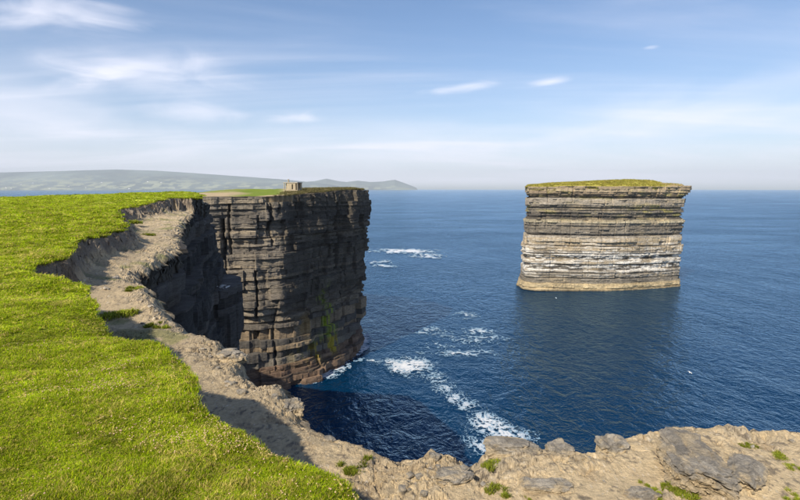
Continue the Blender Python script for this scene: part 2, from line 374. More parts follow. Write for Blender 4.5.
# the headland across the inlet
def H_h(x, y):
    return EYE - 1.75 + 1.35 * ss(114, 142, y) * ss(-70, -40, x) - 3.6 * ss(-45, -82, x) + 0.30 * fbm(x / 7, y / 7, oct=3, seed=41)
h_line = [(-109,99.5),(-90,103.5),(-70,106),(-58,109),(-46,110),(-38,112.4),(-31,114),(-26.3,116.6),(-24.4,119.0),(-21.2,126),(-18.6,130.5),(-17.4,134.2),(-13.8,140.5),(-11.6,144.5),(-9.6,150),(-9.8,155),(-15,164),(-30,176),(-60,186),(-112,192)]
head_poly = h_line
head = empty('headland', (0, 0, 0)); tag(head, 'sheer layered headland with grassy top across the inlet', 'headland', kind='structure')
rng = np.random.default_rng(21)
HC = [(0.215,0.185,0.145), (0.15,0.132,0.11), (0.27,0.225,0.165), (0.185,0.16,0.13)]
lay = beds(-1.5, 4.6, rng, 0.45, 1.2, [0.0, 0.45, -0.3], [(0.14,0.095,0.07), (0.10,0.075,0.06), (0.19,0.13,0.09), (0.075,0.062,0.052)])
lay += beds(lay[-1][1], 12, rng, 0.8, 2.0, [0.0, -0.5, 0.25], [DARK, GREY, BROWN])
lay += beds(lay[-1][1], 44.6, rng, 0.24, 0.72, [0.0, 0.15, -0.2, -0.5, 0.05, 0.28], HC)
face_s = np.array([-18.3, 131.0])
def bat_head(z, x, y):
    east = ss(-25.5, -22, x); far_ = ss(131, 149, y)
    slope = np.where(z < 18, (18 - z) * 0.11, 0) * east * (1 - 0.95 * far_)
    ledge = np.minimum(np.maximum(0, 4.8 - z), 5.5) * (0.26 - 0.25 * far_) * (0.35 + 0.65 * east) + 0.5 * ss(5.0, 3.8, z) * (1 - far_)
    under = -2.2 * ss(20, 15, z) * ss(6, 11, z) * (1 - east)
    return slope + ledge + under - 1.6 * far_ * ss(30, 6, z)
def col_head(x, y, z, c, t):
    # water seep with green and yellow algae on the seaward wall, tan fresh scar beside it
    a = np.exp(-((y - 131.0 + (z - 14) * 0.10) / 1.3) ** 2) * ss(24, 17, z) * ss(3, 6, z) * (x > -26)
    a2 = np.exp(-((y - 127.0) / 5.5) ** 2) * np.exp(-((z - 6.2) / 2.2) ** 2) * (x > -28)
    k = np.clip(a * 1.7 + a2 * 1.1, 0, 1) * ss(-0.35, 0.35, fbm(y / 0.45, z / 5.0, oct=3, seed=5) + 0.3 * vnoise(x / 1.2, y / 1.2, z / 1.2, seed=6))
    c = c * (1 - k[:, None]) + k[:, None] * np.where((z > 8)[:, None], np.array([0.30, 0.38, 0.03]), np.array([0.34, 0.27, 0.03]))
    f = np.exp(-((y - 122.6) / 1.5) ** 4) * np.exp(-((z - 13.5) / 2.6) ** 4) * (x > -28)
    c = c * (1 - 0.8 * f[:, None]) + 0.8 * f[:, None] * np.array([0.36, 0.24, 0.10])
    e = ss(-27, -24.5, x)[:, None] * 0.55 * ss(8, 20, z)[:, None]  # shade of the upper seaward wall deepened in the rock colour
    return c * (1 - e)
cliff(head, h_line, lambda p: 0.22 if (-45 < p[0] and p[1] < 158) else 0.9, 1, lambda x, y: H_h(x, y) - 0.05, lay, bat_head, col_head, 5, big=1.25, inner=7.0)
# the slab above the sea forming the headland's top
gx, gy = np.meshgrid(np.arange(-113, -7, 0.8), np.arange(98, 193, 0.8)); d = sdist(gx, gy, head_poly)
d2 = d + 0.9 * fbm(gx / 2.5, gy / 2.5, oct=3, seed=51)
hz = H_h(gx, gy) + 0.02 + 0.28 * ss(1.5, 3.5, d2) * ss(-32, -22, gx) + 0.12 * fbm(gx / 1.6, gy / 1.6, oct=3, seed=52) * ss(0, 2, d)
F = grid_faces(*gx.shape); F = F[(d.ravel()[F] > 0.35).all(1)]
green = ss(2.2, 3.4, d2 + 0.4) * ss(-25.5, -29.5, gx + 0.25 * (gy - 128)) * ss(-40, -34, gx + 2 * vnoise(gx / 4, gy / 4, seed=9)); green = np.clip(green + 0.8 * ss(14, 20, d) , 0, 1)
hc = np.array([0.40,0.31,0.19]) * (1 - green.ravel()[:, None]) + green.ravel()[:, None] * np.array([0.15,0.20,0.02])
brown = (ss(-26, -20, gx) * (0.5 + 0.5 * vnoise(gx / 1.5, gy / 1.5, seed=7))).ravel()[:, None]
hc = hc * (1 - 0.6 * brown) + 0.6 * brown * np.array([0.16,0.13,0.06])
Vh, Fh, hcc = compact(np.c_[gx.ravel(), gy.ravel(), hz.ravel()], F, hc)
B = boundary(Fh); nb = len(Vh); Vs = Vh.copy(); Vs[:, 2] -= 1.4
mesh_np('headland_top', np.r_[Vh, Vs], np.r_[Fh, np.c_[B, B[:, ::-1] + nb]], M_turf, head, np.r_[hcc, np.tile((0.2,0.15,0.09), (nb, 1))], True)

# ------------------------------------------------------------------ the sea stack
stack = empty('sea_stack', (90, 245, 0)); stack.matrix_world = Matrix.Identity(4)
tag(stack, 'tall flat-topped sea stack of banded rock standing alone in the sea', 'sea stack')
s_front = [(62,262),(58.2,246),(57.6,236.5),(60.5,233.6),(67,232.8),(76,232.2),(87,231.9),(98,233.2),(110,236.6),(121,240.4),(128.5,243.6),(130.6,247.5),(129,258),(124,268),(105,274),(80,270)]
s_line = s_front + [s_front[0]]
def K_h(x, y): return 45.9 + 0.25 * fbm(x / 6, y / 6, oct=2, seed=61) + 0.9 * ss(118, 128, x) * 0.5
rng = np.random.default_rng(33)
PALE, LG, MG, DG = (0.39,0.315,0.215), (0.31,0.27,0.215), (0.205,0.178,0.14), (0.105,0.092,0.076)
prof = [(0.0,3.2,(0.44,0.35,0.21),0.55,0.45,1.1), (3.2,7.6,MG,0.05,0.35,0.9), (7.6,9.0,LG,0.3,0.5,0.8), (9.0,11.4,DG,-0.35,0.3,0.6), (11.4,13.6,LG,0.2,0.4,0.8), (13.6,15.6,DG,-0.2,0.3,0.6),
        (15.6,17.6,LG,0.1,0.4,0.8), (17.6,19.4,PALE,0.35,0.6,1.3), (19.4,20.0,MG,-0.1,0.3,0.4), (20.0,23.2,PALE,0.4,0.9,2.0), (23.2,24.2,LG,0.1,0.4,0.7), (24.2,25.3,DG,-0.4,0.3,0.5), (25.3,29.8,MG,0.0,0.4,0.9), (29.8,31.2,(0.38,0.33,0.23),0.35,0.5,0.9), (31.2,34.0,DG,-0.3,0.3,0.6), (34.0,37.6,MG,-0.1,0.35,0.8),
        (37.6,40.6,LG,0.25,0.9,1.6), (40.6,41.8,DG,-0.5,0.3,0.5), (41.8,43.4,BROWN,0.15,0.4,0.8), (43.4,46.4,(0.33,0.26,0.17),0.55,0.7,1.4)]
lay = [(-3, 0.02, 0.8, (0.16,0.12,0.07))]
for a, b_, c, off, lo, hi in prof:
    z = a
    while z < b_ - 0.1:
        th = min(rng.uniform(lo, hi), b_ - z); th = b_ - z if b_ - z - th < 0.25 else th
        lay.append((z, z + th, off * 1.2 + rng.choice([0, 0.2, -0.45, 0.05, -0.9 if th < 0.6 else 0.1]), tuple(np.array(c) * rng.uniform(0.85, 1.13)))); z += th
def bat_stack(z, x, y):
    left = ss(69, 57, x); right = ss(120, 130, x)
    return left * np.interp(z, [0, 6, 18, 25, 34, 46], [1.9, 1.3, 1.0, 0.0, -0.3, -0.4]) + right * np.interp(z, [0, 38, 42, 46], [0.2, 0.0, 1.0, 2.2]) + 0.25
def col_stack(x, y, z, c, t):
    # droppings streak the ledges in the lower half; lichen and tufts higher up
    g = fbm(x / 5.5, y / 5.5, z / 0.55, oct=4, seed=71); band = np.exp(-((z - 12.2) / 5.6) ** 4) * (0.72 + 0.25 * fbm(x / 14, y / 14, z / 3, oct=2, seed=72)) + 0.42 * np.exp(-((z - 20) / 4) ** 2)
    rgt = 0.75 + 0.35 * ss(85, 110, x) * ss(10, 16, z) * ss(18, 15, z)
    k = ss(0.04, 0.27, g * 0.9 + 0.16 * band * rgt + vnoise(x / 1.1, z / 0.5, seed=73) * 0.16) * np.clip(band * 1.15, 0, 1) * 0.92
    c = c * (1 - k[:, None]) + k[:, None] * np.array([0.74, 0.71, 0.65])
    q = ss(0.12, 0.4, fbm(x / 6, y / 6, z / 1.5, oct=3, seed=77)) * (np.exp(-((z - 35) / 3.4) ** 2) * (0.4 + ss(100, 112, x) + ss(76, 66, x)) + 0.7 * np.exp(-((z - 42.5) / 2.5) ** 2)) 
    q = np.clip(q * 0.8, 0, 0.75)
    c = c * (1 - q[:, None]) + q[:, None] * np.array([0.34, 0.30, 0.10])
    m = (0.5 + 0.5 * fbm(x / 9, y / 9, z / 3.5, oct=4, seed=79))[:, None]; c = c * (0.72 + 0.56 * m) * np.array([1.0 , 1.0, 1.0]) ** m
    tn = (ss(0.05, 0.5, fbm(x / 7, y / 7, z / 1.4, oct=4, seed=80)) * 0.55 * (1 - k))[:, None]; c = c * (1 - tn) + tn * np.array([0.40, 0.32, 0.205])
    wet = ss(1.2, 0.3, z)[:, None]
    return c * (1 - 0.55 * wet)
cliff(stack, s_line, lambda p: 0.28 if p[1] < 252 else 0.6, 1, K_h, lay, bat_stack, col_stack, 13, big=0.45, inner=9.0, uneven=0.22)
gx, gy = np.meshgrid(np.arange(52, 134, 0.45), np.arange(229, 277, 0.45)); d = sdist(gx, gy, s_front) + 0.35 * fbm(gx / 1.4, gy / 1.4, oct=3, seed=81)
hz = K_h(gx, gy) - 0.5 + 1.0 * ss(-0.8, 0.9, d) + 1.8 * ss(0, 12, d) * np.interp(gx, [55, 75, 105, 118, 126, 132], [0.25, 0.6, 1.3, 1.15, 0.4, 0.0]) + 0.45 * fbm(gx / 2.2, gy / 2.2, oct=4, seed=82) * ss(0, 3, d)
F = grid_faces(*gx.shape); F = F[(d.ravel()[F] > -0.7).all(1)]
gc = np.array([0.30,0.27,0.05]) * (1 + 0.35 * fbm(gx / 3, gy / 3, oct=3, seed=83).ravel()[:, None])
br = ss(116, 122, gx).ravel()[:, None] * 0.75; gc = gc * (1 - br) + br * np.array([0.28,0.20,0.12])
Vh, Fh, gcc = compact(np.c_[gx.ravel(), gy.ravel(), hz.ravel()], F, gc)
B = boundary(Fh); nb = len(Vh); Vs = Vh.copy(); Vs[:, 2] -= 1.2
mesh_np('grass_cap', np.r_[Vh, Vs], np.r_[Fh, np.c_[B, B[:, ::-1] + nb]], M_turf, stack, np.r_[gcc, np.tile((0.2,0.16,0.08), (nb, 1))], True)

# ------------------------------------------------------------------ clifftop: bare shelf and turf
th = np.r_[np.linspace(-180, -46, 40)[:-1], np.linspace(-46, -39, 30)[:-1], np.linspace(-39, 39, 860)[:-1], np.linspace(39, 46, 20)[:-1], np.linspace(46, 180, 30)[:-1]] * math.pi / 180
rr = np.r_[0.02, np.linspace(0.4, 1.9, 10)[:-1], np.geomspace(1.9, 3.6, 70)[:-1], np.geomspace(3.6, 11, 380)[:-1], np.geomspace(11, 90, 330)[:-1], np.geomspace(90, 240, 40)]
TH, RR = np.meshgrid(th, rr); X = RR * np.sin(TH); Y = RR * np.cos(TH)
jr = np.random.default_rng(2); X += RR * 0.0008 * jr.normal(size=X.shape); Y += RR * 0.0025 * jr.normal(size=X.shape)
dg = sdist(X, Y, turf_poly); dc = sdist(X, Y, cliff_poly)
far = np.clip(RR / 8, 1, 6)
dgn = dg + 0.085 * far * fbm(X / 0.45, Y / 0.45, oct=3, seed=91) * np.clip(RR / 4, .5, 1) + 0.02 * far * fbm(X / 0.11, Y / 0.11, oct=2, seed=92)
dcn = dc + 0.13 * np.clip(RR / 8, 1, 3) * fbm(X / 0.7, Y / 0.7, oct=4, seed=93, gain=0.6)
G = G_h(X, Y) + 0.035 * fbm(X / 0.5, Y / 0.5, oct=3, seed=94) + 0.085 * fbm(X / 1.3, Y / 1.3, oct=2, seed=95)
S = S_h(X, Y)
# rough crusty rock towards the drop, smoother sandy soil between
rockm = np.clip(ss(0.85, 0.1, dc + 0.45 * fbm(X / 0.9, Y / 0.9, oct=3, seed=96)) * 0.75 + ss(0.16, 0.36, fbm(X / 1.0, Y / 1.0, oct=4, seed=97)) * 0.6, 0, 1)
bil = np.abs(fbm(X / 0.42, Y / 0.42, oct=4, seed=98, gain=0.6))
S = S + rockm * (0.13 * fbm(X / 0.75, Y / 0.75, oct=4, seed=99, gain=0.5) + 0.10 * bil + 0.022 * fbm(X / 0.07, Y / 0.07, oct=2, seed=101))
S = S + 0.05 * fbm(X / 0.9, Y / 0.9, oct=3, seed=102) + 0.012 * fbm(X / 0.12, Y / 0.12, oct=3, seed=103)
S = S + 0.03 * fbm(X / 0.2, Y / 0.2, oct=3, seed=104, gain=0.6) * (0.25 + 0.75 * rockm) - 0.05 * ss(0.25, 0.6, fbm(X / 0.13, Y / 0.13, oct=2, seed=113)) * rockm
wx, wy = X + 0.10 * fbm(X / 0.3, Y / 0.3, oct=3, seed=150), Y + 0.10 * fbm(X / 0.3 + 7, Y / 0.3, oct=3, seed=151)
for sc_w, am in ((0.34, 0.05), (0.13, 0.022)):                                     # broken blocks of rock with gaps between
    bd, cd = worley(wx / sc_w, wy / (sc_w * 0.8), 160 + int(sc_w * 100)); S = S + rockm * ss(16, 10, RR) * (am * (cd - 0.45) - am * 0.75 * ss(0.13, 0.0, bd))
    if sc_w > 0.2: bord, cell = bd, cd
S = S - 0.30 * np.exp(-np.maximum(dcn, 0) / 0.16)
bankw = 0.16 * np.clip(RR / 8, 1, 4)
bank = ss(-0.05, 1, (dgn + bankw * 1.1) / (bankw * 1.25))                        # 0 on the shelf, 1 under the turf
talus = np.exp(np.minimum(dgn + bankw, 0) / 0.5) * (dgn < 0)
S = S + 0.18 * talus
under = G - 0.13
Zs = S * (1 - bank) + under * bank + 0.05 * fbm(X / 0.3, (S + bank) * 3, oct=3, seed=105) * bank * (1 - bank) * 4
keep = (dcn > 0) & (dgn < 0.7 + RR * 0.03)
F = grid_faces(len(rr), len(th), True); F1 = F[keep.ravel()[F].all(1)]
sand = np.array([0.58,0.455,0.28]); grey = np.array([0.30,0.27,0.225]); peat = np.array([0.125,0.09,0.058]); dk = np.array([0.155,0.135,0.11])
k1 = np.clip(rockm * (0.26 + 0.5 * (cell - 0.4) + 0.9 * fbm(X / 0.5, Y / 0.5, oct=4, seed=106)), 0, 1).ravel()[:, None]
c = sand * (1 - k1) + grey * k1
k2 = (ss(0.15, 0.5, fbm(X / 0.33, Y / 0.33, oct=4, seed=107)) * 0.55).ravel()[:, None]; c = c * (1 - k2) + np.array([0.36,0.265,0.155]) * k2
k3 = (ss(0.30, 0.52, fbm(X / 0.16, Y / 0.16, oct=3, seed=108)) * rockm * 0.8).ravel()[:, None]; c = c * (1 - k3) + dk * k3
left = ss(0.5, -2.0, X).ravel()[:, None] * 0.45; c = c * (1 - left) + np.array([0.36,0.29,0.19]) * left           # browner, more peaty shelf on the landward side
k4 = (ss(0.22, 0.5, vnoise(X / 0.035, Y / 0.035, seed=114) * fbm(X / 0.3, Y / 0.3, oct=2, seed=115) * 2.2) * 0.75).ravel()[:, None]; c = c * (1 - k4) + np.array([0.13,0.11,0.09]) * k4
k5 = (vnoise(X / 0.022, Y / 0.022, seed=116) > 0.86).ravel()[:, None] * 0.6; c = c * (1 - k5) + np.array([0.66,0.60,0.50]) * k5
gt = (ss(0.28, 0.45, fbm(X / 0.9, Y / 0.9, oct=4, seed=109)) * 0.6).ravel()[:, None] * (left > 0.02); c = c * (1 - gt) + np.array([0.15,0.17,0.04]) * gt
kb = np.clip(bank * 1.6 + 0.75 * talus * (0.6 + 0.8 * vnoise(X / .4, Y / .4, seed=3)), 0, 1).ravel()[:, None]
stripe = (0.5 + 0.5 * fbm(X * 2, Y * 2, Zs * 2.2, oct=3, seed=110)).ravel()[:, None]
c = c * (1 - kb) + (peat * (1 - stripe) + np.array([0.25,0.215,0.175]) * stripe) * kb
Vh, Fh, cc = compact(np.c_[X.ravel(), Y.ravel(), Zs.ravel()], F1, c)
B = boundary(Fh); ub, inv = np.unique(B.ravel(), return_inverse=True); Bi = inv.reshape(-1, 2); nb = len(ub)
e_ = 0.05; ex, ey = Vh[ub, 0], Vh[ub, 1]; d0 = sdist(ex, ey, cliff_poly); gxn = sdist(ex + e_, ey, cliff_poly) - d0; gyn = sdist(ex, ey + e_, cliff_poly) - d0; gl = np.hypot(gxn, gyn) + 1e-6
rowsV, rowsF, rowsC, prev = [Vh], [Fh], [cc], ub; rk = np.array([0.20,0.175,0.14])
for q, dz in enumerate((0.10, 0.24, 0.42, 0.65, 0.95, 1.35)):                       # broken rock face just under the rim
    P_ = Vh[ub].copy(); of = 0.10 - 0.16 * q ** 0.5 * 0.6 + 0.16 * fbm(ex / 0.35, ey / 0.35, np.full(nb, q * 0.7), oct=3, seed=140) - 0.10 * (q % 2)
    P_[:, 0] -= gxn / gl * of; P_[:, 1] -= gyn / gl * of; P_[:, 2] -= dz
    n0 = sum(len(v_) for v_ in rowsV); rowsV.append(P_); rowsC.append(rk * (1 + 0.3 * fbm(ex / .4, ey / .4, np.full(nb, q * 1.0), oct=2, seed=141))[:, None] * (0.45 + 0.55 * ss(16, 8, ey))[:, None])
    cur = n0 + np.arange(nb); pv_ = prev[Bi] if q == 0 else prev[Bi]; rowsF.append(np.c_[pv_, cur[Bi][:, ::-1]]); prev = cur
o = mesh_np('eroded_shelf', np.concatenate(rowsV), np.concatenate(rowsF), M_soil, None, np.concatenate(rowsC), False)
tag(o, 'bare sandy shelf of soil and crusty rock along the cliff edge', 'ground', kind='structure')
F2 = F[(dgn.ravel()[F] > 0).all(1)]
Zt = G - 0.07 * np.exp(-np.maximum(dgn, 0) / (0.12 * far))
gc = np.array([0.25,0.30,0.016]) * (1 + 0.35 * fbm(X / 2.0, Y / 2.0, oct=4, seed=111).ravel()[:, None])
yl = (ss(-0.05, 0.45, fbm(X / 1.1, Y / 1.1, oct=4, seed=112)) * 0.5).ravel()[:, None]; gc = gc * (1 - yl) + yl * np.array([0.32,0.30,0.05])
farm = ss(14, 40, RR).ravel()[:, None]; gc = gc * (1 + 0.30 * farm)
Vh, Fh, cc = compact(np.c_[X.ravel(), Y.ravel(), Zt.ravel()], F2, gc)
B = boundary(Fh); nb = len(Vh); Vs = Vh.copy(); Vs[:, 2] -= 0.17 + 0.05 * fbm(Vs[:, 0] / .3, Vs[:, 1] / .3, seed=5)
o = mesh_np('clifftop_turf', np.r_[Vh, Vs], np.r_[Fh, np.c_[B, B[:, ::-1] + nb]], M_turf, None, np.r_[cc, np.tile((0.07,0.05,0.03), (nb, 1))], True)
tag(o, 'close bright green turf of the clifftop pasture', 'ground', kind='structure')

# ------------------------------------------------------------------ grass
def blade_clump(seed, n, h, spread, wid, cols_, lean=0.5):
    r = np.random.default_rng(seed); V = []; F = []; C = []
    for i in range(n):
        a = r.uniform(0, 2*math.pi); q = spread * math.sqrt(r.uniform()); x, y = q*math.cos(a), q*math.sin(a)
        la = r.uniform(0, 2*math.pi); ln = r.uniform(0.1, 1) * lean * h; hh = h * r.uniform(0.45, 1.1); wd = wid * r.uniform(0.7, 1.3)
        dx, dy = math.cos(la), math.sin(la); px_, py_ = -dy*wd/2, dx*wd/2; b0 = len(V)
        V += [(x-px_, y-py_, -0.01), (x+px_, y+py_, -0.01), (x+dx*ln*.35+px_*.8, y+dy*ln*.35+py_*.8, hh*.6), (x+dx*ln*.35-px_*.8, y+dy*ln*.35-py_*.8, hh*.6),
              (x+dx*ln+px_*.1, y+dy*ln+py_*.1, hh*.95), (x+dx*ln-px_*.1, y+dy*ln-py_*.1, hh*.95)]
        F += [(b0, b0+1, b0+2, b0+3), (b0+3, b0+2, b0+4, b0+5)]
        cc = np.array(cols_[r.integers(len(cols_))]) * r.uniform(0.8, 1.2); C += [cc*0.75]*2 + [cc]*2 + [cc*1.1]*2
    return V, F, C
def source(name, V, F, C, mat):
    o = mesh_np(name, V, F, mat, None, np.array(C)); col.objects.unlink(o); return o
def scatter(name, P, rot, scl, sources, mat, label, cat, parent=None):
    """instances of small source meshes on points, as one object nobody could count"""
    me = bpy.data.meshes.new(name); P = np.asarray(P, np.float32); me.vertices.add(len(P)); me.vertices.foreach_set('co', P.ravel())
    for nm, arr in (('rot', rot), ('scl', scl)):
        a = me.attributes.new(nm, 'FLOAT_VECTOR', 'POINT'); a.data.foreach_set('vector', np.asarray(arr, np.float32).ravel())
    o = bpy.data.objects.new(name, me); col.objects.link(o); me.materials.append(mat)
    c = bpy.data.collections.new(name + '_sources')
    for s_ in sources: c.objects.link(s_)
    ng = bpy.data.node_groups.new(name + '_scatter', 'GeometryNodeTree')
    ng.interface.new_socket('Geometry', in_out='INPUT', socket_type='NodeSocketGeometry'); ng.interface.new_socket('Geometry', in_out='OUTPUT', socket_type='NodeSocketGeometry')
    gi = ng.nodes.new('NodeGroupInput'); go = ng.nodes.new('NodeGroupOutput'); iop = ng.nodes.new('GeometryNodeInstanceOnPoints')
    m2p = ng.nodes.new('GeometryNodeMeshToPoints'); ci = ng.nodes.new('GeometryNodeCollectionInfo'); ci.inputs[0].default_value = c
    ci.inputs['Separate Children'].default_value = True; ci.inputs['Reset Children'].default_value = True
    ar = ng.nodes.new('GeometryNodeInputNamedAttribute'); ar.data_type = 'FLOAT_VECTOR'; ar.inputs[0].default_value = 'rot'
    as_ = ng.nodes.new('GeometryNodeInputNamedAttribute'); as_.data_type = 'FLOAT_VECTOR'; as_.inputs[0].default_value = 'scl'
    e2r = ng.nodes.new('FunctionNodeEulerToRotation')
    ng.links.new(gi.outputs[0], m2p.inputs[0]); ng.links.new(m2p.outputs[0], iop.inputs['Points']); ng.links.new(ci.outputs[0], iop.inputs['Instance'])
    iop.inputs['Pick Instance'].default_value = True
    ng.links.new(ar.outputs[0], e2r.inputs[0]); ng.links.new(e2r.outputs[0], iop.inputs['Rotation']); ng.links.new(as_.outputs[0], iop.inputs['Scale'])
    ng.links.new(iop.outputs[0], go.inputs[0])
    md = o.modifiers.new('scatter', 'NODES'); md.node_group = ng
    if parent: o.parent = parent
    return tag(o, label, cat, kind='stuff')
GC = [(0.34,0.46,0.006), (0.40,0.51,0.008), (0.25,0.38,0.006), (0.50,0.53,0.02), (0.52,0.44,0.10), (0.15,0.21,0.01)]
src = [source('grass_tuft', *blade_clump(200+i, 32, 0.017, 0.042, 0.0040, GC, 2.0), M_grass) for i in range(6)]
r = np.random.default_rng(77)
NPT = 150000
ang = r.uniform(-R(42), R(20), NPT); lr = np.exp(r.uniform(math.log(1.7), math.log(75), NPT))
ang = np.r_[ang, r.uniform(-R(120), -R(41), 70000), r.uniform(-R(120), R(100), 25000)]; lr = np.r_[lr, np.exp(r.uniform(math.log(1.0), math.log(40), 70000)), np.exp(r.uniform(math.log(0.5), math.log(2.2), 25000))]
px, py = lr*np.sin(ang), lr*np.cos(ang); d = sdist(px, py, turf_poly)
edge_n = 0.085 * np.clip(lr/8,1,6) * fbm(px / 0.45, py / 0.45, oct=3, seed=91) * np.clip(lr / 4, .5, 1)
ok = d + edge_n > 0.0; px, py, lr, d = px[ok], py[ok], lr[ok], d[ok]
pz = G_h(px, py) + 0.035 * fbm(px / 0.5, py / 0.5, oct=3, seed=94) + 0.085 * fbm(px / 1.3, py / 1.3, oct=2, seed=95) - 0.07 * np.exp(-np.maximum(d, 0) / (0.12*np.clip(lr/8,1,6)))
big = np.clip(lr / 6, 0.85, 5.0) * r.uniform(0.7, 1.4, len(px)); hgt = (0.45 + 1.25 * ss(-0.35, 0.5, fbm(px / 0.28, py / 0.28, oct=3, seed=121))) * np.clip(lr / 10, 1, 2.6) * r.uniform(0.7, 1.3, len(px)) * (1 + 0.5 * np.exp(-np.maximum(d, 0) / 0.08) * ss(20, 8, lr))
rot = np.c_[r.normal(0, 0.12, len(px)), r.normal(0, 0.12, len(px)), r.uniform(0, 6.28, len(px))]
scatter('grass', np.c_[px, py, pz], rot, np.c_[big, big, hgt], src, M_grass, 'short grass blades growing from the clifftop turf', 'grass')

# dry straw in patches through the turf
ssrc = [source('straw_tuft', *blade_clump(260+i, 22, 0.024, 0.04, 0.0036, [(0.62,0.52,0.15),(0.54,0.42,0.13),(0.46,0.42,0.08)], 1.8), M_grass) for i in range(3)]
kk = (r.uniform(size=len(px)) < 0.025 + 0.24 * ss(0.15, 0.55, fbm(px / 0.7, py / 0.45, oct=4, seed=123))) & (lr < 40)
scatter('straw', np.c_[px, py, pz][kk], rot[kk] + 0.3, np.c_[big, big, np.minimum(hgt, 1.6)][kk], ssrc, M_grass, 'dry straw-coloured blades in patches through the turf', 'dry grass')
# withered thrift heads
def flower(seed):
    r = np.random.default_rng(seed); bm = bmesh.new(); bmesh.ops.create_icosphere(bm, subdivisions=1, radius=0.0052)
    for v in bm.verts: v.co.z = v.co.z * 0.7 + 0.032; v.co.x *= r.uniform(.8, 1.2)
    V = [tuple(v.co) for v in bm.verts]; F = [tuple(v.index for v in f.verts) for f in bm.faces]; bm.free(); n = len(V)
    c = np.array([(0.50,0.37,0.19), (0.50,0.33,0.22), (0.42,0.32,0.13)][seed % 3]); C = [c] * n
    V += [(-.0008,0,0), (.0008,0,0), (0,.0008,.032), (0,-.0012,0)]; C += [np.array((0.2,0.2,0.06))] * 4; F += [(n, n+1, n+2), (n+1, n+3, n+2), (n+3, n, n+2)]
    return V, F, C
fsrc = [source('thrift_head', *flower(i), M_flower) for i in range(3)]
NF = 60000
ang = r.uniform(-R(41), R(12), NF); lr = np.exp(r.uniform(math.log(1.9), math.log(30), NF)); px, py = lr*np.sin(ang), lr*np.cos(ang); d = sdist(px, py, turf_poly)
spots = [survey(u, v, G_h) for u, v in ((100,375),(92,378),(118,368),(106,391),(120,395),(178,443),(60,398),(30,345),(132,432),(235,428),(250,438))]
cl = ss(0.0, 0.55, fbm(px / 0.8, py / 0.8, oct=4, seed=131)) * 0.07 + 0.5 * np.exp(-np.maximum(d, 0) / 0.10) * ss(-.1, .4, fbm(px / .5, py / .5, oct=2, seed=132)) + 0.012
for k, (sx_, sy_) in enumerate(spots): cl = cl + 0.8 * np.exp(-(((px-sx_)/0.20)**2 + ((py-sy_)/0.13)**2))
ok = (d > -0.005) & (r.uniform(size=NF) < cl); px, py, lr, d = px[ok], py[ok], lr[ok], d[ok]
pz = G_h(px, py) + 0.035 * fbm(px / 0.5, py / 0.5, oct=3, seed=94) + 0.085 * fbm(px / 1.3, py / 1.3, oct=2, seed=95) - 0.07 * np.exp(-np.maximum(d, 0) / 0.12)
s_ = r.uniform(0.7, 1.25, len(px)) * np.clip(lr / 9, 1, 2.0)
scatter('thrift_flower_heads', np.c_[px, py, pz], np.c_[r.normal(0,.25,len(px)), r.normal(0,.25,len(px)), r.uniform(0,6.28,len(px))], np.c_[s_, s_, s_], fsrc, M_flower, 'withered pinkish thrift heads dotted through the turf', 'flowers')

# rough grass on the stack and the headland
tsrc = [source('coarse_tuft', *blade_clump(300+i, 22, 0.55, 0.35, 0.07, [(0.36,0.34,0.04),(0.42,0.36,0.07),(0.27,0.29,0.04),(0.46,0.36,0.12)], 0.8), M_grass) for i in range(4)]
def surf_pts(n, x0, x1, y0, y1, poly, hfun, m):
    px, py = r.uniform(x0, x1, n), r.uniform(y0, y1, n); d = sdist(px, py, poly); ok = d > m; return px[ok], py[ok], d[ok], hfun(px[ok], py[ok], d[ok])
def cap_h(x, y, d):
    return K_h(x, y) + 0.4 + 1.8 * ss(0, 12, d) * np.interp(x, [55, 75, 105, 118, 126, 132], [0.25, 0.6, 1.3, 1.15, 0.4, 0.0])
px, py, d, pz = surf_pts(9000, 52, 128, 229, 262, s_front, cap_h, -0.5)
ok = r.uniform(size=len(px)) < 1 - 0.8 * ss(114, 121, px); px, py, pz = px[ok], py[ok], pz[ok] - 0.15 - 0.6 * (d[ok] < 0.3); s_ = r.uniform(0.6, 1.5, len(px))
scatter('stack_grass', np.c_[px, py, pz], np.c_[r.normal(0,.2,len(px)), r.normal(0,.2,len(px)), r.uniform(0,6.28,len(px))], np.c_[s_, s_, s_], tsrc, M_grass, 'coarse yellow-green grass on the top of the sea stack', 'grass')
hsrc = [source('heath_tuft', *blade_clump(330+i, 20, 0.30, 0.30, 0.05, [(0.17,0.15,0.06),(0.20,0.16,0.08),(0.13,0.13,0.05)], 0.8), M_grass) for i in range(3)]
px, py, d, pz = surf_pts(9000, -32, -9, 112, 158, head_poly, lambda x, y, d: H_h(x, y) + 0.28 * ss(1.5, 3.5, d) * ss(-32, -22, x), 0.5)
ok = (r.uniform(size=len(px)) < ss(-29, -23, px)) ; px, py, pz = px[ok], py[ok], pz[ok]; s_ = r.uniform(0.5, 1.4, len(px))
scatter('headland_heath', np.c_[px, py, pz], np.c_[r.normal(0,.2,len(px)), r.normal(0,.2,len(px)), r.uniform(0,6.28,len(px))], np.c_[s_, s_, s_], hsrc, M_grass, 'low brown heath along the headland edge', 'heath')

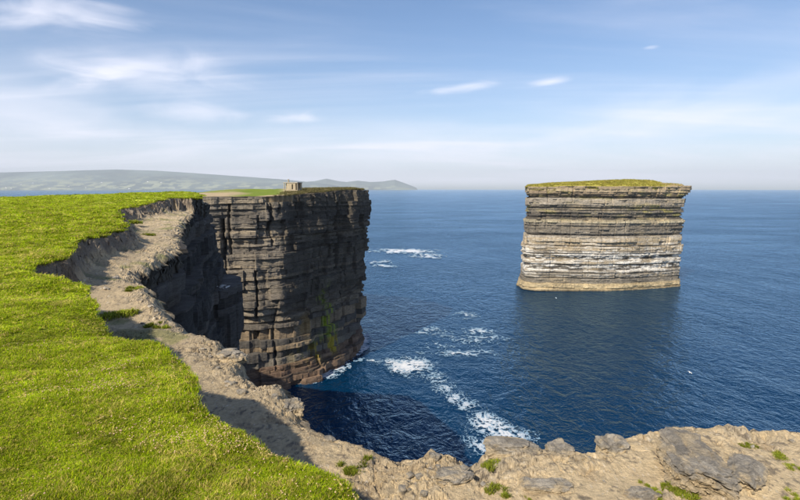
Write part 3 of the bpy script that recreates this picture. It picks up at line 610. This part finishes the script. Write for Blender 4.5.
# ------------------------------------------------------------------ rocks on the shelf
def ground_z(x, y):
    i = np.argmin(np.where(keep, (X - x) ** 2 + (Y - y) ** 2, 1e9)); return float(Zs.ravel()[i])
def rock_mesh(seed, dims, sub, rough=0.25, flat=0.5, strat=0.0):
    bm = bmesh.new(); bmesh.ops.create_icosphere(bm, subdivisions=sub, radius=1.0)
    P = np.array([v.co[:] for v in bm.verts]); F = np.array([[v.index for v in f.verts] for f in bm.faces]); bm.free()
    n = P / np.linalg.norm(P, axis=1)[:, None]
    rp = np.random.default_rng(seed).normal(size=(26 if sub > 3 else 7, 3)); rp /= np.linalg.norm(rp, axis=1)[:, None]; nw = n + 0.16 * np.c_[fbm(P[:,0]*3, P[:,1]*3, P[:,2]*3, oct=3, seed=seed+31), fbm(P[:,0]*3+5, P[:,1]*3, P[:,2]*3, oct=3, seed=seed+32), fbm(P[:,0]*3, P[:,1]*3+5, P[:,2]*3, oct=3, seed=seed+33)]
    dd = np.sort(np.linalg.norm(nw[:, None, :] - rp[None], axis=2), axis=1); ci = np.argmin(np.linalg.norm(nw[:, None, :] - rp[None], axis=2), axis=1)
    crack = (0.16 * np.random.default_rng(seed + 1).normal(size=len(rp))[ci] - 0.16 * ss(0.09, 0.0, dd[:, 1] - dd[:, 0])) * rough * 2.2
    n = np.sign(n) * np.abs(n) ** (0.8 if sub > 3 else 0.55)
    dsp = 1 + rough * fbm(P[:,0]*1.3+seed, P[:,1]*1.3, P[:,2]*1.3, oct=5, seed=seed, gain=0.6) + 0.12 * rough * 4 * np.abs(fbm(P[:,0]*4, P[:,1]*4+seed, P[:,2]*4, oct=4, seed=seed+3, gain=.6))
    dsp = dsp + 0.10 * np.abs(fbm(P[:,0]*9, P[:,1]*9+seed, P[:,2]*9, oct=3, seed=seed+13, gain=.65)) * (sub > 3)
    V = n * (dsp + crack)[:, None] * np.array(dims)
    if strat: V[:, 2] += strat * np.sin(V[:, 2] * 40) * 0.3
    c = grey[None] * (1.0 + 0.5 * fbm(P[:,0]*2, P[:,1]*2, P[:,2]*2, oct=4, seed=seed+7))[:, None]
    k = ss(0.1, 0.45, fbm(P[:,0]*2.5+9, P[:,1]*2.5, P[:,2]*2.5, oct=4, seed=seed+8))[:, None] * 0.6
    c = c * (1 - k) + sand * 0.95 * k
    if sub > 3:
        b_ = ss(0.62, 0.15, n[:, 2] + 0.35 * fbm(P[:,0]*3, P[:,1]*3, P[:,2]*3, oct=3, seed=seed+9))[:, None] * 0.85; c = c * (1 - b_) + sand * 0.9 * b_   # sandy soil clinging round the foot
    return V, F, c
def rock(name, u, v, zref, dims, yaw, seed, label, cat, sink=0.35, tilt=(0, 0), sub=5, rough=0.28, group=None):
    x, y = survey(u, v, EYE + zref); V, F, c = rock_mesh(seed, dims, sub, rough)
    o = mesh_np(name, V, F, M_stone, None, c, False); o.location = (x, y, ground_z(x, y) + dims[2] * (1 - 2 * sink) * 0.5); o.rotation_euler = (tilt[0], tilt[1], yaw)
    return tag(o, label, cat, group)
rock('rock_outcrop', 694, 462, -2.95, (0.36, 0.66, 0.15), R(-20), 4, 'large grey lichened rock outcrop with a steep dark flank', 'rock', 0.5, (R(-4), R(8)), 6, 0.26)
rock('rock_outcrop', 744, 478, -3.0, (0.17, 0.36, 0.10), R(-35), 9, 'low grey rock rib beside the large outcrop', 'rock', 0.45, (0, R(6)), 5)
rock('rock_outcrop', 561, 441, -2.95, (0.16, 0.15, 0.11), 0.4, 15, 'round knobbly rock dome on the rim between two notches', 'rock', 0.45, (0, 0), 5)
rock('rock_outcrop', 613, 438, -2.95, (0.17, 0.20, 0.12), 0.1, 23, 'blunt pale grey rock hump on the rim left of the large outcrop', 'rock', 0.45, (0, 0), 5)
rock('rock_outcrop', 512, 446, -2.95, (0.30, 0.20, 0.09), -0.2, 31, 'broad tan rock bulge on the rim beside the deep notch', 'rock', 0.5, (0, 0), 5)
rock('rock_outcrop', 452, 481, -3.0, (0.22, 0.15, 0.07), 0.3, 37, 'dark pitted grey rock bedded in sandy soil', 'rock', 0.42, (0, 0), 5, 0.34)
rock('rock_outcrop', 545, 492, -3.0, (0.24, 0.12, 0.06), -0.1, 43, 'flat grey rock beside a round cushion plant', 'rock', 0.45, (0, 0), 5, 0.30)
rock('rock_outcrop', 642, 495, -3.0, (0.16, 0.10, 0.07), 0.2, 47, 'grey rock lump at the foot of the large outcrop', 'rock', 0.42, (0, 0), 5, 0.3)
rock('rock_outcrop', 291, 393, -2.85, (0.15, 0.20, 0.13), 0.5, 53, 'crumbling rock knob on the rim beside the inlet', 'rock', 0.45, (0, 0), 5, 0.34)
rock('rock_outcrop', 232, 349, -2.8, (0.22, 0.24, 0.12), 0.9, 59, 'weathered rim block above the dark inlet', 'rock', 0.5, (0, 0), 5, 0.3)
stones = [rock_mesh(500 + i, (1, 0.8, 0.55), 2, 0.45) for i in range(6)]
sm = []
for i, (V, F, c) in enumerate(stones):
    o = mesh_np('loose_stone', V, F, M_stone, None, c * (1.25 if i % 3 == 0 else 0.95), False); sm.append(o.data); bpy.data.objects.remove(o)
cnt = 0
rs = np.random.default_rng(88)
def stone_at(u, v, size, i, label, group):
    x, y = survey(u, v, S_h)
    if sdist(np.array([x]), np.array([y]), cliff_poly)[0] < 0.25 or sdist(np.array([x]), np.array([y]), turf_poly)[0] > -0.25: return
    o = bpy.data.objects.new('loose_stone', sm[i % 6]); col.objects.link(o)
    o.location = (x, y, ground_z(x, y) + size * 0.2); o.scale = (size, size, size); o.rotation_euler = (rs.normal(0,.2), rs.normal(0,.2), rs.uniform(0,6.28)); tag(o, label, 'stone', group)
for i in range(34):
    stone_at(rs.uniform(400, 800), rs.uniform(438, 500), rs.choice([0.02,0.025,0.03,0.045]), i, 'small pale stone lying loose on the sandy rim in front of the sea', 'loose stones on the sandy rim')
for i in range(46):
    f = rs.uniform(); stone_at(105 + 230 * f + rs.uniform(-25, 40), 262 + 165 * f + rs.uniform(-6, 22), rs.choice([0.04,0.05,0.07,0.10]), i, 'small stone lying loose on the brown shelf below the turf bank', 'loose stones on the brown shelf')

# ------------------------------------------------------------------ cushion plants and turf clumps on the shelf
PC = [(0.22,0.27,0.02), (0.27,0.31,0.03), (0.17,0.22,0.02), (0.30,0.28,0.05)]
pl = []
for i in range(4):
    V, F, C = blade_clump(400+i, 700, 0.030, 0.10, 0.007, PC, 1.4)
    V = np.array(V).reshape(-1, 6, 3); ctr = V[:, 0, :2].copy(); rq = np.random.default_rng(440 + i); lob = rq.normal(0, 0.055, (7, 2)); li = rq.integers(0, 7, len(V))
    sh = lob[li] + ctr * rq.uniform(0.25, 0.6, 7)[li][:, None] - ctr; V[:, :, :2] += sh[:, None, :]; hl = rq.uniform(0.004, 0.035, 7)[li] * np.clip(1 - np.hypot(*ctr.T) / 0.11, 0, 1); V[:, :, 2] += hl[:, None]
    V = V.reshape(-1, 3)
    o = mesh_np('cushion_plant', V, F, M_grass, None, np.array(C)); pl.append(o.data); bpy.data.objects.remove(o)
plants = [(490,463,1.0,'round green cushion plant beside the deep notch in the rim'), (499,490,1.15,'yellow-green cushion plant beside the flat grey rock'), (354,463,1.5,'sprawling green plant in the shade line below the turf'),
          (748,443,.8,None), (778,452,.9,None), (793,463,.8,None), (791,492,.9,None), (706,466,.5,None), (717,477,.6,None), (722,484,.5,None),
          (646,480,.8,'plant at the left foot of the large outcrop'), (669,483,.8,'plant growing against the front of the large outcrop'), (684,491,1.0,'broad plant in front of the large outcrop'), (655,491,.9,'plant between the large outcrop and the grey lump'), (525,497,.5,None)]
for i, (u, v, s_, lb) in enumerate(plants):
    x, y = survey(u, v, EYE - 2.95); o = bpy.data.objects.new('cushion_plant', pl[i % 4]); col.objects.link(o); o.location = (x, y, ground_z(x, y) - 0.01); o.scale = (s_, s_, s_); o.rotation_euler = (0, 0, i * 1.7)
    if lb and not lb.startswith(('round', 'yellow', 'sprawl', 'broad')): lb = 'small green ' + lb
    tag(o, lb or 'small yellowish cushion plant dotted on the sandy rim', 'plant', None if lb else 'cushion plants on the sandy rim')
for i, (u, v, s_, lb) in enumerate([(118,316,3.2,'slumped green turf clump under the overhanging bank'), (134,290,2.6,'dull green grass tuft on the brown shelf beside the inlet rim'), (160,325,2.2,'grass tuft on the rim above the weathered block'), (128,229,6.0,'grassy spur of slumped turf between the two scalloped banks'), (150,236,4.5,'grass patch on the pale shelf by the scalloped banks'), (205,342,1.2,'thin grass tuft beside the weathered rim block')]):
    x, y = survey(u, v, S_h); o = bpy.data.objects.new('turf_clump', pl[i % 4]); col.objects.link(o); o.location = (x, y, ground_z(x, y) - 0.02); o.scale = (s_, s_, s_ * 0.8); o.rotation_euler = (0, 0, i); tag(o, lb, 'grass tuft')

# ------------------------------------------------------------------ lookout hut on the headland
def box_np(x0, x1, y0, y1, z0, z1):
    V = [(x0,y0,z0),(x1,y0,z0),(x1,y1,z0),(x0,y1,z0),(x0,y0,z1),(x1,y0,z1),(x1,y1,z1),(x0,y1,z1)]
    return V, [(0,3,2,1),(4,5,6,7),(0,1,5,4),(1,2,6,5),(2,3,7,6),(3,0,4,7)]
hx, hy = -26.2, 131.5; hut = empty('lookout_hut', (hx, hy, float(H_h(np.array([hx]), np.array([hy]))[0]) - 0.15)); hut.rotation_euler = (0, 0, R(-14)); hut.scale = (0.84, 0.9, 1.12)
tag(hut, 'small roofless-looking concrete lookout hut with dark openings on the headland', 'hut')
hut['label'] = 'small square concrete lookout hut with dark openings on the headland'
def part(name, boxes, c, parent, mat=M_wall):
    V = []; F = []
    for b_ in boxes:
        v, f = box_np(*b_); n = len(V); V += v; F += [tuple(i + n for i in q) for q in f]
    return mesh_np(name, V, F, mat, parent, np.tile(c, (len(V), 1)))
CW = (0.34, 0.285, 0.20)
part('front_wall', [(-1.2,0.35,-1.5,-1.25,-0.3,2.1), (0.35,0.75,-1.5,-1.25,-0.3,0.75), (0.35,0.75,-1.5,-1.25,1.85,2.1), (0.75,1.55,-1.5,-1.25,-0.3,2.1), (1.55,2.1,-1.5,-1.25,-0.3,0.6), (1.95,2.1,-1.5,-1.25,0.6,2.1)], CW, hut)
part('side_wall', [(1.85,2.098,-1.246,-0.6,-0.3,2.1), (1.85,2.098,-0.6,0.5,-0.3,0.9), (1.85,2.098,0.5,1.5,-0.3,2.1)], CW, hut)
part('side_wall', [(-2.1,-1.85,-0.3,1.5,-0.3,2.1)], CW, hut)
part('back_wall', [(-1.848,1.848,1.26,1.5,-0.3,2.1)], CW, hut)
part('roof', [(-2.25,2.25,-1.62,1.62,2.103,2.28)], (0.33,0.30,0.25), hut)
part('chimney', [(-1.45,-1.1,-0.4,-0.05,2.283,2.95)], (0.30,0.26,0.2), hut)
part('corner_post', [(-2.1,-1.9,-1.5,-1.3,-0.3,2.1)], CW, hut)
part('footing', [(-2.3,2.3,-1.7,1.7,-0.9,-0.02)], (0.25,0.21,0.15), hut)

# ------------------------------------------------------------------ gulls
def gull_mesh(span, flying):
    V = []; F = []
    nseg, ring = 9, 8; prof = [(-.5,.005),(-.42,.05),(-.28,.085),(-.1,.115),(.1,.12),(.25,.09),(.34,.065),(.42,.06),(.5,.012)]
    for (x, rd) in prof:
        for k in range(ring):
            a = 2*math.pi*k/ring; V.append((x*0.42*span, rd*0.5*span*math.cos(a), rd*0.5*span*math.sin(a) + (0.03*span if x > .3 else 0)))
    for i in range(nseg-1):
        for k in range(ring): F.append((i*ring+k, i*ring+(k+1)%ring, (i+1)*ring+(k+1)%ring, (i+1)*ring+k))
    for sgn in (-1, 1):
        st = [(0.04,.0,.10,.02),(0.22,.05,.09,.09),(0.36,.0,.07,.07),(0.5,-.09,.015,.03)] if flying else [(0.05,-.02,.08,.05),(0.062,-.1,.06,.045),(0.05,-.2,.03,.03),(0.02,-.27,.01,.02)]
        b0 = len(V)
        for (yy, xx, ch, zz) in st:
            for dz in (.006, -.006): V += [((xx+ch)*span, sgn*yy*span, (zz+dz)*span), ((xx-ch)*span, sgn*yy*span, (zz+dz)*span)]
        for i in range(3):
            a = b0+i*4; e = a+4; F += [(a, a+1, e+1, e), (a+2, e+2, e+3, a+3), (a, e, e+2, a+2), (a+1, a+3, e+3, e+1)]
    return V, F
def gull(loc, yaw, span, flying, label, group=None):
    V, F = gull_mesh(span, flying); o = mesh_np('gull', V, F, M_white, None, smooth=True); o.location = loc; o.rotation_euler = (R(12) if flying else 0, 0, yaw); return tag(o, label, 'bird', group)
for (u, v, z, lb) in ((690,372.5,3.0,'white gull gliding low over the open water'), (556,298,1.2,'tiny white gull over the water at the foot of the sea stack')):
    x, y = survey(u, v, z); gull((x, y, z), 0.3, 1.25, True, lb)
rb = np.random.default_rng(4)
for i in range(13):
    gull((rb.uniform(-19.9,-18.3), rb.uniform(54.8,57.2), 34.56), rb.uniform(0, 6.28), 0.95, False, 'white seabird perched on the ledge of the dark buttress', 'seabirds on the buttress ledge')

# ------------------------------------------------------------------ foam on the water
def foam(name, label, spots, cell, seed, dens=0.5, lace=1.6, stretch=1.0):
    """spots: (u, v, du, dv, weight) surveyed on the water; real flecks of foam lying 4 cm above it"""
    W = []
    for (u, v, du, dv, wt) in spots:
        x, y = survey(u, v, 0.0); x2, _ = survey(u + du, v, 0.0); _, y2 = survey(u, v - dv, 0.0); W.append((x, y, abs(x2-x), abs(y2-y), wt))
    W = np.array(W); x0, x1 = (W[:,0]-2.4*W[:,2]).min(), (W[:,0]+2.4*W[:,2]).max(); y0, y1 = (W[:,1]-2.4*W[:,3]).min(), (W[:,1]+2.4*W[:,3]).max()
    gx, gy = np.meshgrid(np.arange(x0, x1, cell), np.arange(y0, y1, cell*1.5))
    m = np.zeros_like(gx)
    for (x, y, a, b_, wt) in W: m = np.maximum(m, wt * np.exp(-((gx-x)/a)**2 - ((gy-y)/b_)**2))
    wx, wy = gx + 1.2*fbm(gx/4, gy/4, oct=2, seed=seed), gy + 1.2*fbm(gx/4+9, gy/4, oct=2, seed=seed+1)
    n = 1 - np.abs(fbm(wx/lace, wy/lace/stretch, oct=3, seed=seed+2, gain=0.55)) * 2.2
    n = 0.65 * n + 0.35 * (0.5 + fbm(wx/6, wy/9, oct=3, seed=seed+4))
    lvl = n * 1.25 + m * 1.15 - dens - 0.52 + 0.07 * np.random.default_rng(seed).normal(size=gx.shape); on = (lvl > 0) & (m > 0.08)
    q = ss(0.0, 0.75, lvl).ravel()[:, None]; fc = np.array([0.16, 0.27, 0.38]) * (1 - q) + q * np.array([0.60, 0.62, 0.65])
    F = grid_faces(*gx.shape); F = F[on.ravel()[F[:, 0]]]
    jr = np.random.default_rng(seed); jx, jy = gx + cell*.35*jr.normal(size=gx.shape), gy + cell*.5*jr.normal(size=gx.shape)
    z = 0.10 + 0.05 * fbm(gx/2, gy/2, oct=2, seed=seed+6)
    V, F, fc = compact(np.c_[jx.ravel(), jy.ravel(), z.ravel()], F, fc)
    o = mesh_np(name, V, F, M_foam, None, fc, smooth=True); return tag(o, label, 'foam', kind='stuff')
foam('sea_foam', 'bright white patch of foam between headland and rim', [(410,367,22,7,1.0),(392,363,12,4,.7),(430,374,12,5,.75)], 0.18, 1, 0.66, 1.2)
foam('sea_foam', 'trail of lacy foam below the rim notch', [(440,380,12,6,.72),(448,388,12,8,.72),(458,398,14,7,.70),(470,406,15,7,.70),(488,424,20,13,1.0),(505,433,22,10,.95),(468,440,14,12,.60),(480,446,20,10,.75)], 0.16, 11, 0.74, 1.0)
foam('sea_foam', 'thin broken foam streaks drifting off the headland', [(455,353,34,3,.62),(478,332,16,3,.62),(462,315,14,3,.58),(440,345,22,5,.50),(372,361,14,2,.75),(468,340,24,6,.52),(490,338,14,3,.6),(430,330,20,4,.42)], 0.30, 21, 0.66, 2.2)
foam('sea_foam', 'long white foam line on the water beyond the headland', [(405,251,30,1.8,.85),(425,256,14,2.0,.85),(378,262,12,1.5,.6),(385,266,10,1.5,.5)], 0.7, 31, 0.55, 4.0, 2.0)
foam('sea_foam', 'white surf breaking against the foot of the headland', [(346,352,10,4.0,1.2),(356,347,8,3.5,1.15),(333,367,11,4.0,1.2),(322,374,13,4.0,1.15),(309,379,12,3.5,1.0),(362,340,6,5,.9),(341,359,8,4,1.0)], 0.16, 41, 0.28)

# ------------------------------------------------------------------ far shore
def hills(name, label, prof, dist, depth, seed, low=0.25):
    us = np.linspace(prof[0][0], prof[-1][0], 420); vs = np.interp(us, [p_[0] for p_ in prof], [p_[1] for p_ in prof])
    fr = np.linspace(0, 1, 60); az_ = (us - 400) / FPX
    V = []; A, Fr = np.meshgrid(az_, fr); VS = np.meshgrid(vs, fr)[0]; Yd = dist + depth * (Fr * 1.6); Xd = A * Yd
    top = (188.3 - VS) / FPX * (dist + depth) + EYE
    shape = low * ss(0, 0.25, Fr) + (1 - low) * ss(0.15, 1.0, Fr / 0.625)
    Zd = top * shape * np.where(Fr > 0.625, 1 - 0.5 * (Fr - 0.625), 1) + 45 * fbm(Xd / 1500, Yd / 1500, oct=4, seed=seed) * ss(0.05, 0.3, Fr) * ss(0.62, 0.35, Fr) - 3 + 6 * Fr
    ends = ss(0, 0.03, (A - az_[0]) / (az_[-1] - az_[0])) if prof[0][0] > 0 else 1
    Zd = Zd * ends * ss(1.0, 0.985, (A - az_[0]) / (az_[-1] - az_[0])) - 3
    fld = fbm(np.floor(Xd / 150 + 0.8 * fbm(Xd/900, Yd/900, seed=2)), np.floor(Yd / 170 + 0.6 * fbm(Xd/500, Yd/700, seed=4)), oct=1, seed=seed + 5)
    c = np.array([0.13,0.16,0.14])[None] * (1 + 0.5 * fbm(Xd/900, Yd/900, oct=3, seed=seed+3).ravel()[:, None])
    k = (ss(0.1, 0.5, fld) * ss(0.5, 0.1, Fr)).ravel()[:, None] * 0.8; c = c * (1 - k) + k * np.array([0.33,0.35,0.22])
    o = mesh_np(name, np.c_[Xd.ravel(), Yd.ravel(), Zd.ravel()], grid_faces(*Xd.shape), M_hill, None, c, True); tag(o, label, 'hills', kind='structure'); return o
hills('hills', 'long low hazy hills with pale fields across the bay', [(-160,178),(-60,175),(0,172.8),(60,171.4),(120,169.8),(160,171),(200,173.6),(240,176.4),(280,179.2),(310,182),(335,185),(350,188.2)], 12000, 4000, 7)
hills('hills', 'fainter low peaks beyond the hazy hills', [(262,188),(285,184),(305,182),(316,181),(327,178.6),(338,181),(347,182),(358,180.6),(370,182),(382,181.6),(395,179.8),(404,183),(412,186),(418,188.2)], 15500, 2500, 17, 0.1)
fr = np.random.default_rng(12)
hv, hf = [], []
def far_house(x, y, z, s_, yaw):
    e = empty('far_house', (x, y, z)); e.rotation_euler = (0, 0, yaw); tag(e, 'tiny white house on the far shore below the hazy hills', 'house', 'white houses on the far shore')
    v, f = box_np(-s_, s_, -s_*.55, s_*.55, -4, s_*.7); mesh_np('wall', v, f, M_render, e)
    V = [(-s_*1.04,-s_*.6,s_*.702),(s_*1.04,-s_*.6,s_*.702),(s_*1.04,s_*.6,s_*.702),(-s_*1.04,s_*.6,s_*.702),(-s_*1.04,0,s_*1.2),(s_*1.04,0,s_*1.2)]
    mesh_np('roof', V, [(0,1,5,4),(2,3,4,5),(0,4,4,3),(1,2,5,5)], M_slate, e)
dg_ = bpy.context.evaluated_depsgraph_get()
for u in (9,14,24,36,52,71,88,104,131,150,163,176):
    yd = fr.uniform(12450, 13500); xd = (u - 400) / FPX * yd; dg_.update()
    hit, loc, *_ = sc.ray_cast(dg_, Vector((xd, yd, 1200)), Vector((0, 0, -1)))
    if hit: far_house(xd, yd, loc.z, fr.uniform(13, 19), fr.uniform(-.5, .5))

# ------------------------------------------------------------------ haze over the bay
v, f = box_np(-20000, 20000, -20000, 20000, -4, 680)
mh = bpy.data.materials.new('haze'); mh.use_nodes = True; t = mh.node_tree; t.nodes.clear()
mo = N(t, 'ShaderNodeOutputMaterial'); pv = N(t, 'ShaderNodeVolumePrincipled'); t.links.new(pv.outputs[0], mo.inputs['Volume'])
pv.inputs['Color'].default_value = (0.80, 0.89, 1.0, 1); pv.inputs['Density'].default_value = 0.00005; pv.inputs['Anisotropy'].default_value = 0.0
o = mesh_np('haze', v, f, mh); tag(o, 'thin pale sea haze in the air', 'haze', kind='stuff')
